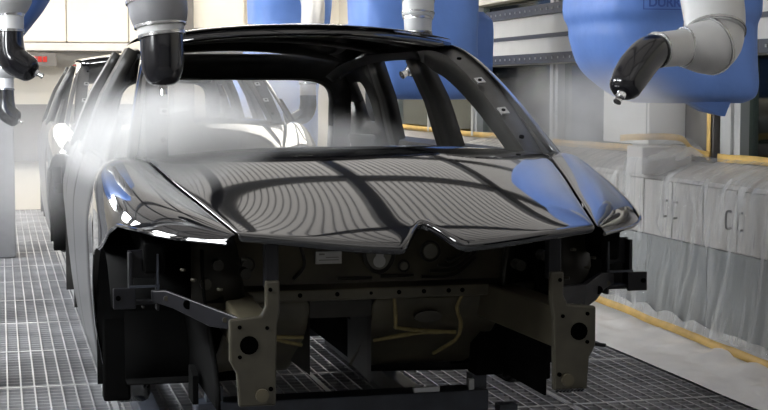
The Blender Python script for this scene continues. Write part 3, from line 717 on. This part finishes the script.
# rails, end plates, lamp supports
for s in (-1, 1):
    rail = cpart(MB().bar((s * 0.50, 0.14, 0.745), (s * 0.47, 0.84, 0.745), 0.10, 0.13), 'frame_rail', M['ecoat'], smooth=False, bevel=0.008)
    poly = [(-0.583, 0.812), (-0.488, 0.822), (-0.474, 0.85), (-0.474, 0.925), (-0.430, 0.925), (-0.430, 0.842), (-0.440, 0.785), (-0.444, 0.548), (-0.556, 0.548), (-0.562, 0.648), (-0.583, 0.688)]
    mb = MB().prism([(s * -x_, 0.11, z_) for x_, z_ in poly], (0, 0.028, 0))
    ep = mb.build('end_plate', M['horn'], rail, smooth=False, bevel=0.006)
    for x_, z_, r_ in ((0.525, 0.735, 0.028), (0.553, 0.79, 0.006), (0.553, 0.70, 0.006), (0.47, 0.785, 0.006), (0.46, 0.90, 0.006), (0.46, 0.60, 0.007)):
        MB().tube([(s * x_, 0.1055, z_), (s * x_, 0.115, z_)], r_, 16).build('plate_hole', M['hole'], rail, smooth=False)
    bs = MB().tube([(s * 0.487, 0.098, 0.582), (s * 0.487, 0.112, 0.582)], 0.020, 20); bs.build('weld_boss', M['ecoat'], rail)
    if s > 0:
        tb = MB()
        for i in range(8): tb.tube([(0.45 + 0.012 * i, 0.10, 0.552), (0.452 + 0.012 * i, 0.10, 0.548)], 0.007, 8)
        tb.build('weld_bead', M['bracket'], rail)
        MB().tube([(0.578, 0.13, 0.69), (0.62, 0.12, 0.684)], 0.006, 8).build('side_stud', M['bracket'], rail)
    # lower support from rail to tunnel front
    cpart(MB().box(s * 0.43, s * 0.472, 0.13, 0.17, 0.90, 1.035), 'upper_brace', M['bracket'], smooth=False, bevel=0.004)
    # strut tower
    tw = MB(); rows = []
    for i in range(21):
        a = math.pi * (-0.55 + 1.6 * i / 20)
        rows.append([(s * 0.62 + r_ * math.cos(a), 0.66 + r_ * 0.85 * math.sin(a), z_) for r_, z_ in ((0.17, 0.78), (0.155, 0.9), (0.14, 0.99), (0.11, 1.02), (0.04, 1.025))])
    tw.grid(rows); tower = cpart(tw, 'strut_tower', M['ecoat_dark'], thick=0.006)
    for px_, pz_ in ((0.47, 0.90), (0.56, 0.93), (0.60, 0.87)):
        MB().tube([(s * px_, 0.50, pz_), (s * px_, 0.56, pz_)], 0.018, 16).build('tower_boss', M['ecoat_dark'], tower)
    for px_, py_, pz_ in ((0.69, 0.42, 0.93), (0.66, 0.40, 0.90), (0.58, 0.38, 0.87), (0.53, 0.2, 0.985)):
        MB().tube([(s * px_, py_, pz_), (s * px_ + 0.012, py_ - 0.012, pz_)], 0.005, 8).build('weld_stud', M['horn'], tower)
    # apron rail under the fender
    cpart(MB().bar((s * 0.77, 0.44, 0.965), (s * 0.76, 1.25, 1.06), 0.07, 0.10), 'apron_rail', M['wheelhouse'], smooth=False, bevel=0.01)
    # wheelhouse inner wall
    rows = [[(s * (0.56 + 0.05 * smoothstep(0.5, 0.9, z)), y, z) for y in lin(0.50, 1.28, 9)] for z in lin(0.45, 0.98, 8)]
    cpart(MB().grid(rows), 'inner_wing', M['wheelhouse'], thick=0.008)
    # lamp bracket: two uprights with shelf
    lb = MB()
    lb.box(s * 0.755, s * 0.765, 0.44, 0.49, 0.80, 1.00).box(s * 0.838, s * 0.850, 0.44, 0.50, 0.815, 0.985).box(s * 0.755, s * 0.86, 0.45, 0.50, 0.82, 0.83).box(s * 0.755, s * 0.85, 0.48, 0.49, 0.90, 0.99)
    lb.box(s * 0.83, s * 0.90, 0.43, 0.445, 0.81, 0.875)
    lbo = cpart(lb, 'lamp_bracket', M['bracket'], smooth=False, bevel=0.003)
    MB().box(s * 0.755, s * 0.85, 0.434, 0.441, 0.875, 0.882).box(s * 0.758, s * 0.763, 0.434, 0.44, 0.84, 0.98).build('bracket_edge', M['skid'], lbo, smooth=False)
    MB().tube([(s * 0.885, 0.425, 0.845), (s * 0.885, 0.432, 0.845)], 0.008, 12).build('bracket_hole', M['hole'], lbo)
    # sloping arm from lamp bracket down to the rail end
    arm_poly = [(0.78, 0.865), (0.74, 0.87), (0.60, 0.825), (0.52, 0.80), (0.52, 0.765), (0.62, 0.77), (0.72, 0.815), (0.78, 0.83)]
    if s > 0: arm_poly = [(0.78, 0.872), (0.70, 0.885), (0.60, 0.865), (0.47, 0.87), (0.47, 0.80), (0.60, 0.785), (0.67, 0.80), (0.72, 0.828), (0.78, 0.838)]
    am = MB().prism([(s * x_, 0.16 + 1.05 * max(0, x_ - 0.52), z_) for x_, z_ in arm_poly], (0, 0.03, 0))
    aro = cpart(am, 'support_arm', M['bracket'], smooth=False, bevel=0.004)
    for x_, z_, r_ in ((0.68, 0.832, 0.014), (0.58, 0.796, 0.008), (0.74, 0.845, 0.008)):
        MB().tube([(s * x_, 0.155 + 1.05 * (x_ - 0.52), z_), (s * x_, 0.17 + 1.05 * (x_ - 0.52), z_)], r_, 12).build('arm_hole', M['hole'] if r_ != 0.008 else M['horn'], aro)
    cpart(MB().grid([[(s * x_, 1.285 - 0.06 * smoothstep(0.7, 1.1, z), z) for x_ in lin(0.34 if s < 0 else 0.46, 0.80, 5)] for z in lin(0.40, 1.1, 6)]), 'wheelhouse_rear', M['wheelhouse'], thick=0.01)
    # hinge post / fender rear closing
    cpart(MB().box(s * 0.78, s * 0.88, 1.29, 1.37, 0.34, 1.22), 'hinge_post', M['wheelhouse'], bevel=0.01)

# second, identical body farther up the line
def copy_thing(root, loc, label):
    r = root.copy(); C.objects.link(r); r.location = loc; r['label'] = label
    for ch in list(root.children):
        c2 = ch.copy(); C.objects.link(c2); c2.parent = r
        for g2 in list(ch.children):
            d2 = g2.copy(); C.objects.link(d2); d2.parent = c2
    return r
copy_thing(car, (CX, CY + 5.35, 0.42), 'second black car body behind the first, hazed by spray mist')

# skids carrying the bodies
def make_skid(loc, label):
    sk = thing('car_skid', loc, label, 'skid', 'conveyor skids under the car bodies')
    for x_ in (-0.62, 0.62):
        MB().box(x_ - 0.045, x_ + 0.045, 0.98, 4.2, 0.012, 0.10).build('runner', M['skid'], sk, smooth=False, bevel=0.006)
    for y_ in (1.08, 2.9, 3.95):
        b = MB().box(-0.66 if y_ > 2 else -0.57, 0.66 if y_ > 2 else 0.53, y_ - 0.06, y_ + 0.06, 0.29, 0.37).build('cross_beam', M['skid'], sk, smooth=False, bevel=0.006)
    for y_ in (1.08, 2.9, 3.95):
        for x_ in (-0.62, 0.62): MB().box(x_ - 0.035, x_ + 0.035, y_ - 0.03, y_ + 0.03, 0.09, 0.30).build('post', M['skid'], sk, smooth=False)
    for y_ in (1.08, 3.95):
        for x_ in (-0.50, 0.50): MB().box(x_ - 0.03, x_ + 0.03, y_ - 0.03, y_ + 0.03, 0.36, 0.425).build('locator_pin', M['skid'], sk, smooth=False)
    MB().box(0.455, 0.475, 1.03, 1.05, 0.368, 0.41).build('guide_tab', M['steel'], sk, smooth=False)
    MB().box(0.24, 0.34, 1.03, 1.05, 0.368, 0.388).build('guide_tab', M['steel'], sk, smooth=False)
    return sk
make_skid((CX, CY, 0), 'dark steel conveyor skid under the near car body')
make_skid((CX, CY + 5.35, 0), 'dark steel conveyor skid under the second car body')

# ------------------------------------------------------------------ robots
def arc_tip(p0, p1, p2, n=14): return [Vector(p0) * (1 - t) ** 2 + Vector(p1) * 2 * t * (1 - t) + Vector(p2) * t * t for t in lin(0, 1, n)]
def cover_mesh(secs, seed, n=44, rows_n=60, wr=0.02, e=0.42):
    """secs: list of (z, cx, cy, half x, half y)"""
    zs = [q[0] for q in secs]; rows = []
    for i in range(rows_n):
        z = secs[0][0] + (secs[-1][0] - secs[0][0]) * i / (rows_n - 1)
        get = lambda k: smooth_interp(z, sorted([(q[0], q[k]) for q in secs]))
        cx, cy_, hx, hy = get(1), get(2), get(3), get(4); r = []
        for j in range(n + 1):
            a = 2 * math.pi * j / n; ca, sa = math.cos(a), math.sin(a)
            k2 = 1 + wr * 1.6 * noise.noise((ca * 1.5 + seed, sa * 1.5, z * 2.2)) + wr * noise.noise((ca * 4 + seed, sa * 4 + z * 1.2, z * 3.5))
            r.append((cx + hx * math.copysign(abs(ca) ** e, ca) * k2, cy_ + hy * math.copysign(abs(sa) ** e, sa) * k2, z))
        rows.append(r)
    mb = MB().grid(rows)
    for rr_, z_ in ((rows[0], secs[0]), (rows[-1], secs[-1])):
        o = len(mb.v); mb.v += [tuple(p) for p in rr_[:-1]]; mb.f.append(tuple(range(o, o + n)))
    return mb
def robot(label, base, cover_secs, arm, wrist, cuff, gun, nozzle, seed, column=None, rings=True, extra=None, gun_r=(0.045, 0.06, 0.062, 0.052, 0.035)):
    R = thing('painting_robot', base, label, 'robot', 'paint spraying robots')
    B = Vector(base)
    L = lambda pts: [Vector(p) - B for p in pts]
    if cover_secs:
        cv = cover_mesh([(z - B.z, cx - B.x, cy_ - B.y, hx, hy) for z, cx, cy_, hx, hy in cover_secs], seed).build('fabric_cover', M['blue'], R, sub=1, auto=False)
        cv['label'] = 'blue fabric cover'
    else: cv = None
    if column: MB().box(column[0] - B.x, column[1] - B.x, column[2] - B.y, column[3] - B.y, column[4] - B.z, column[5] - B.z).build('base_column', M['robot_joint'], R, smooth=False, bevel=0.02)
    ap_, ar = arm; MB().tube(L(spline(ap_, 16)), [interp(i / 15, ar) for i in range(16)], 28).build('upper_arm', M['robot_grey'], R)
    wp, wr_ = wrist; MB().tube(L(spline(wp, 16)), [interp(i / 15, wr_) for i in range(16)], 28).build('wrist_joint', M['robot_joint'] if seed == 1 else M['robot_grey'], R)
    cp, cr = cuff; MB().tube(L(spline(cp, 8)), [interp(i / 7, cr) for i in range(8)], 28).build('cuff', M['cuff'] if seed in (3, 4, 5) else M['robot_grey'], R)
    if rings:
        for pth, rad in ((ap_, ar), (wp, wr_), (cp, cr)):
            if pth is wp:
                q_ = spline(wp, 17); a_ = q_[7] - B; d_ = (q_[8] - q_[7]).normalized(); MB().tube([a_, a_ + d_ * 0.010], interp(7 / 16, rad) * 1.045, 28).build('clamp_ring', M['robot_ring'], R)
            for t, tr_ in ((0, rad[0][1]), (1, rad[-1][1])):
                a = Vector(pth[0] if t == 0 else pth[-1]) - B; b = Vector(pth[1] if t == 0 else pth[-2]) - B
                d = (b - a).normalized()
                if pth is ap_ and t == 0: continue
                MB().tube([a + d * 0.0, a + d * 0.010], tr_ * 1.05, 28).build('clamp_ring', M['robot_ring'], R)
    gp = L(spline(gun, 18)); g_ = MB().tube(gp, [interp(i / 17, list(zip((0, 0.25, 0.55, 0.85, 1), gun_r))) for i in range(18)], 24).build('atomizer', M['gun'], R)
    n0, n1, rn = nozzle; n0, n1 = Vector(n0) - B, Vector(n1) - B
    MB().tube([n0, n0 + (n1 - n0) * 0.45, n0 + (n1 - n0) * 0.46, n1], [rn, rn * 0.8, rn * 0.55, rn * 0.75], 16).build('nozzle', M['chrome'], g_)
    return R, cv

def logo(parent, base, loc, size, rotz=0.0):
    cu = bpy.data.curves.new('maker_logo', 'FONT'); cu.body = 'D\u00dcRR'; cu.size = size; cu.extrude = 0.001; cu.align_x = 'CENTER'
    cu.offset = size * 0.02
    cu.materials.append(M['logo'])
    tmp = bpy.data.objects.new('maker_logo_curve', cu); C.objects.link(tmp); bpy.context.view_layer.update()
    me = bpy.data.meshes.new_from_object(tmp.evaluated_get(bpy.context.evaluated_depsgraph_get())); bpy.data.objects.remove(tmp)
    o = bpy.data.objects.new('maker_logo', me); C.objects.link(o); o.parent = parent
    o.location = Vector(loc) - Vector(base); o.rotation_euler = (math.radians(90), 0, rotz)
    w_, h_ = size * 1.75, size * 1.0; t = size * 0.07
    fr = MB()
    for (x0, x1, z0, z1) in ((-w_, w_, -t, 0), (-w_, w_, h_, h_ + t), (-w_, -w_ + t, 0, h_), (w_ - t, w_, 0, h_)):
        fr.box(x0, x1, -0.001, 0.001, z0, z1)
    f = fr.build('logo_frame', M['logo'], parent, smooth=False)
    f.location = Vector(loc) - Vector(base) + Vector((0, 0, -size * 0.17)); f.rotation_euler = (0, 0, rotz)

# right-hand robot in front
base = (3.25, 7.05, 1.42)
R1, cv = robot('painting robot with large blue cover at upper right, arm reaching over the right fender', base,
      [(1.425, 3.40, 7.05, 0.22, 0.26), (1.44, 3.385, 7.05, 0.27, 0.32), (1.50, 3.345, 7.05, 0.33, 0.36), (1.60, 3.285, 7.05, 0.385, 0.38), (1.75, 3.25, 7.05, 0.412, 0.39), (1.82, 3.245, 7.05, 0.417, 0.39), (1.86, 3.24, 7.05, 0.432, 0.412), (1.95, 3.235, 7.05, 0.435, 0.41), (2.3, 3.22, 7.05, 0.43, 0.40), (2.6, 3.22, 7.05, 0.40, 0.35)],
      ([(3.0, 6.7, 2.35), (2.75, 5.9, 2.25), (2.61, 5.3, 1.98), (2.58, 5.15, 1.80), (2.56, 5.09, 1.70)], [(0, 0.13), (0.7, 0.116), (1, 0.108)]),
      ([(2.575, 5.13, 1.735), (2.555, 5.09, 1.68), (2.51, 5.06, 1.652), (2.45, 5.04, 1.648), (2.40, 5.03, 1.648)], [(0, 0.108), (0.45, 0.108), (0.75, 0.085), (1, 0.07)]),
      ([(2.42, 5.035, 1.648), (2.26, 4.95, 1.634)], [(0, 0.066), (1, 0.063)]),
      [(2.275, 4.957, 1.636), (2.225, 4.935, 1.62), (2.165, 4.905, 1.57), (2.12, 4.88, 1.515), (2.095, 4.86, 1.478)],
      ((2.095, 4.862, 1.482), (2.07, 4.845, 1.452), 0.020), 0, column=(3.3, 4.0, 6.85, 7.25, 2.3, 2.6), gun_r=(0.058, 0.064, 0.066, 0.056, 0.030))
logo(cv, base, (3.06, 6.612, 1.885), 0.062)
slv = spline([(2.95, 6.55, 2.45), (2.72, 5.9, 2.40), (2.50, 5.4, 2.32), (2.52, 5.28, 2.12)], 14)
MB().tube([Vector(p) - Vector(base) for p in slv], [0.24 + 0.015 * math.sin(i * 2.1) for i in range(14)], 28).build('arm_sleeve', M['blue'], R1, sub=1)
fl = MB().prism([(3.22, 6.76, 1.45), (3.50, 6.76, 1.45), (3.48, 6.80, 1.36), (3.36, 6.80, 1.385)], (0, 0.05, 0)); fl.v = [tuple(Vector(p) - Vector(base)) for p in fl.v]
fl.build('cover_flap', M['blue'], R1, smooth=False)

# robot over the windscreen at left
base = (-0.9, 5.6, 0)
robot('painting robot pointing its black atomizer straight down over the windscreen at left', base, None,
      ([(-0.9, 5.6, 2.3), (-0.3, 5.35, 2.35), (0.25, 5.1, 2.15), (0.49, 4.99, 1.86)], [(0, 0.13), (1, 0.105)]),
      ([(0.48, 4.99, 1.92), (0.498, 4.98, 1.82), (0.508, 4.97, 1.742), (0.512, 4.965, 1.700)], [(0, 0.105), (0.35, 0.100), (0.7, 0.095), (1, 0.082)]),
      ([(0.511, 4.965, 1.712), (0.516, 4.96, 1.668)], [(0, 0.080), (1, 0.074)]),
      [(0.515, 4.962, 1.677), (0.516, 4.955, 1.615), (0.516, 4.95, 1.57), (0.516, 4.945, 1.533), (0.516, 4.943, 1.508)],
      ((0.516, 4.943, 1.512), (0.517, 4.94, 1.478), 0.016), 1, column=(-1.05, -0.75, 5.45, 5.75, 0.0, 2.42), gun_r=(0.070, 0.071, 0.068, 0.052, 0.030))

# far left robots
base = (-0.35, 7.6, 0)
robot('painting robot at the left edge, upper of the two black atomizers there', base,
      [(1.55, -0.35, 7.6, 0.30, 0.25), (1.72, -0.33, 7.6, 0.42, 0.35), (1.95, -0.22, 7.6, 0.47, 0.36), (2.4, -0.15, 7.6, 0.50, 0.36), (2.6, -0.15, 7.6, 0.4, 0.3)],
      ([(-0.2, 7.3, 2.3), (-0.05, 6.9, 2.25), (0.02, 6.5, 2.05), (0.03, 6.44, 1.92)], [(0, 0.12), (1, 0.10)]),
      ([(0.03, 6.44, 1.94), (0.04, 6.435, 1.86), (0.045, 6.43, 1.80)], [(0, 0.10), (0.6, 0.095), (1, 0.06)]),
      ([(0.045, 6.43, 1.805), (0.045, 6.425, 1.73)], [(0, 0.056), (1, 0.056)]),
      [(0.045, 6.425, 1.735), (0.045, 6.42, 1.66), (0.06, 6.41, 1.615), (0.11, 6.395, 1.582), (0.145, 6.385, 1.562)],
      ((0.14, 6.387, 1.566), (0.172, 6.378, 1.548), 0.016), 3, column=(-0.55, -0.15, 7.45, 7.75, 0.0, 1.6), gun_r=(0.052, 0.058, 0.062, 0.052, 0.024))
base = (-0.55, 9.6, 0)
robot('painting robot at the left edge, lower and smaller of the two atomizers there', base, None,
      ([(-0.55, 9.6, 1.6), (-0.3, 9.5, 1.9), (-0.05, 9.4, 1.85), (0.02, 9.33, 1.66)], [(0, 0.12), (1, 0.095)]),
      ([(0.02, 9.33, 1.68), (0.03, 9.32, 1.61), (0.03, 9.32, 1.56)], [(0, 0.095), (0.6, 0.09), (1, 0.055)]),
      ([(0.03, 9.32, 1.565), (0.03, 9.31, 1.485)], [(0, 0.052), (1, 0.052)]),
      [(0.03, 9.312, 1.49), (0.03, 9.31, 1.41), (0.04, 9.30, 1.355), (0.08, 9.285, 1.32), (0.105, 9.275, 1.305)],
      ((0.10, 9.277, 1.309), (0.128, 9.27, 1.292), 0.014), 4, column=(-0.75, -0.35, 9.4, 9.8, 0.0, 1.65), gun_r=(0.05, 0.055, 0.06, 0.05, 0.022))

# middle robot seen through the rear window opening
base = (2.78, 14.9, 0.0)
robot('painting robot beyond the near car, seen through its rear window opening', base,
      [(0.70, 2.62, 14.9, 0.45, 0.35), (1.0, 2.62, 14.9, 0.46, 0.35), (1.5, 2.66, 14.9, 0.42, 0.35), (2.0, 2.80, 14.9, 0.38, 0.36), (2.5, 2.82, 14.9, 0.40, 0.36), (2.8, 2.8, 14.9, 0.32, 0.3)],
      ([(2.8, 14.6, 2.5), (2.85, 13.9, 2.35), (2.66, 13.05, 1.83), (2.629, 13.01, 1.632)], [(0, 0.12), (1, 0.094)]),
      ([(2.629, 13.01, 1.655), (2.627, 13.0, 1.577), (2.626, 12.997, 1.533)], [(0, 0.094), (1, 0.074)]),
      ([(2.626, 12.997, 1.54), (2.625, 12.989, 1.423)], [(0, 0.070), (1, 0.070)]),
      [(2.625, 12.991, 1.43), (2.625, 12.989, 1.346), (2.596, 12.991, 1.269), (2.519, 13.008, 1.23), (2.464, 13.015, 1.216)],
      ((2.47, 13.014, 1.217), (2.42, 13.024, 1.207), 0.018), 5, column=(2.6, 2.8, 14.8, 15.0, 0.0, 0.75), gun_r=(0.070, 0.073, 0.072, 0.057, 0.024))

# second right-hand robot behind the roof
base = (2.95, 10.4, 1.4)
R2, cv = robot('painting robot with blue cover behind the near car roof, right of centre', base,
      [(1.42, 2.98, 10.4, 0.25, 0.25), (1.45, 2.96, 10.4, 0.33, 0.30), (1.55, 2.92, 10.4, 0.39, 0.35), (1.75, 2.88, 10.4, 0.42, 0.36), (2.0, 2.86, 10.4, 0.43, 0.37), (2.5, 2.85, 10.4, 0.42, 0.36), (3.1, 2.85, 10.4, 0.32, 0.3)],
      ([(2.8, 9.95, 2.3), (2.65, 9.5, 2.35), (2.53, 9.1, 2.2), (2.525, 9.03, 2.03)], [(0, 0.12), (1, 0.098)]),
      ([(2.525, 9.03, 2.05), (2.52, 9.02, 1.96), (2.518, 9.015, 1.925)], [(0, 0.098), (0.6, 0.10), (1, 0.09)]),
      ([(2.518, 9.015, 1.935), (2.517, 9.01, 1.84)], [(0, 0.088), (1, 0.084)]),
      [(2.518, 9.01, 1.845), (2.54, 8.96, 1.76), (2.545, 8.90, 1.68), (2.48, 8.86, 1.63), (2.42, 8.83, 1.605)],
      ((2.43, 8.835, 1.61), (2.36, 8.81, 1.578), 0.034), 2, column=(3.0, 4.0, 10.25, 10.55, 2.32, 2.55), gun_r=(0.075, 0.078, 0.07, 0.055, 0.04))
logo(cv, base, (2.72, 10.02, 1.80), 0.03)

cvr = cover_mesh([(1.46, 3.27, 10.6, 0.16, 0.2), (1.50, 3.27, 10.6, 0.20, 0.24), (1.7, 3.27, 10.6, 0.215, 0.26), (1.98, 3.27, 10.6, 0.21, 0.26), (2.05, 3.26, 10.6, 0.16, 0.2)], 9, wr=0.03)
cvr.v = [tuple(Vector(p) - Vector(base)) for p in cvr.v]
cvr.build('side_cover', M['blue'], R2, sub=1, auto=False)

# red display on the end wall, grey pedestal at the left edge
sg = thing('led_display', (0.42, END - 0.58, 1.76), 'small red lit display below the ledge on the end wall', 'display')
MB().box(-0.42, 0.24, 0.0, 0.04, 0.0, 0.16).build('casing', M['darkgrey'], sg, smooth=False)
for i in range(6): MB().box(-0.22 + 0.06 * i, -0.17 + 0.06 * i, -0.004, 0.0, 0.05, 0.115).build('led_segment', M['red_led'], sg, smooth=False)
pd = MB().box(-0.30, 0.11, 13.6, 13.9, 0.0, 1.24)
tag(pd.build('equipment_pedestal', M['robot_joint'], smooth=False, bevel=0.01), 'plain grey pedestal standing on the grating at the left edge', 'pedestal')

# ------------------------------------------------------------------ left wall lamps (fixtures, each a thing)
for i, yy in enumerate((3.4, 5.2, 7.0, 8.8, 11.2, 13.4)):
    lt = thing('wall_lamp', (-2.40, yy, 2.75), 'white strip lamp on the left wall', 'lamp', 'strip lamps along the left wall')
    lt.rotation_euler = (0, math.radians(28), 0)
    MB().box(-0.05, 0.03, -0.64, 0.64, -0.46, 0.46).build('housing', M['robot_grey'], lt, smooth=False)
    MB().box(0.03, 0.04, -0.60, 0.60, -0.42, 0.42).build('diffuser', M['tube'], lt, smooth=False)

# ------------------------------------------------------------------ spray mist
def blob(name, c, r, material, label):
    mb = MB(); n, k = 20, 12; rows = []
    for i in range(k + 1):
        a = math.pi * i / k
        rows.append([(c[0] * 0 + r[0] * math.sin(a) * math.cos(2 * math.pi * j / n), r[1] * math.sin(a) * math.sin(2 * math.pi * j / n), r[2] * math.cos(a)) for j in range(n + 1)])
    mb.grid(rows)
    me_o = mb.build(name, material)
    bm = bmesh.new(); bm.from_mesh(me_o.data); bmesh.ops.remove_doubles(bm, verts=bm.verts, dist=1e-4); bm.to_mesh(me_o.data); bm.free()
    me_o.location = c
    return tag(me_o, label, 'mist', 'paint spray mist', 'stuff')
blob('spray_mist', (0.58, 5.42, 1.31), (0.45, 0.32, 0.235), mist('windscreen_mist', 17.0, 3.0), 'white spray mist over the left of the windscreen opening')
blob('spray_mist', (1.00, 5.52, 1.28), (0.60, 0.30, 0.17), mist('cowl_mist', 4.0, 3.0), 'thinner mist drifting across the rear edge of the hood')
blob('spray_mist', (0.33, 5.75, 1.36), (0.22, 0.40, 0.26), mist('pillar_mist', 1.6, 3.0), 'thin spray mist drifting past the left windscreen pillar')
blob('spray_mist', (2.22, 5.5, 1.36), (0.45, 0.7, 0.30), mist('fender_mist', 3.0, 6.0), 'thin spray mist above the right front fender')
blob('spray_mist', (0.12, 9.3, 1.05), (0.50, 1.4, 0.60), mist('far_left_mist', 0.6, 2.0), 'white spray mist beside the second car body')
blob('spray_mist', (1.7, 10.9, 1.35), (1.3, 1.7, 0.75), mist('rear_mist', 0.35, 1.5), 'pale haze beyond the near car rear window')
blob('spray_mist', (2.45, 14.0, 1.35), (0.75, 0.75, 0.70), mist('robot_mist', 1.6, 2.0), 'pale haze around the robot seen through the rear window')
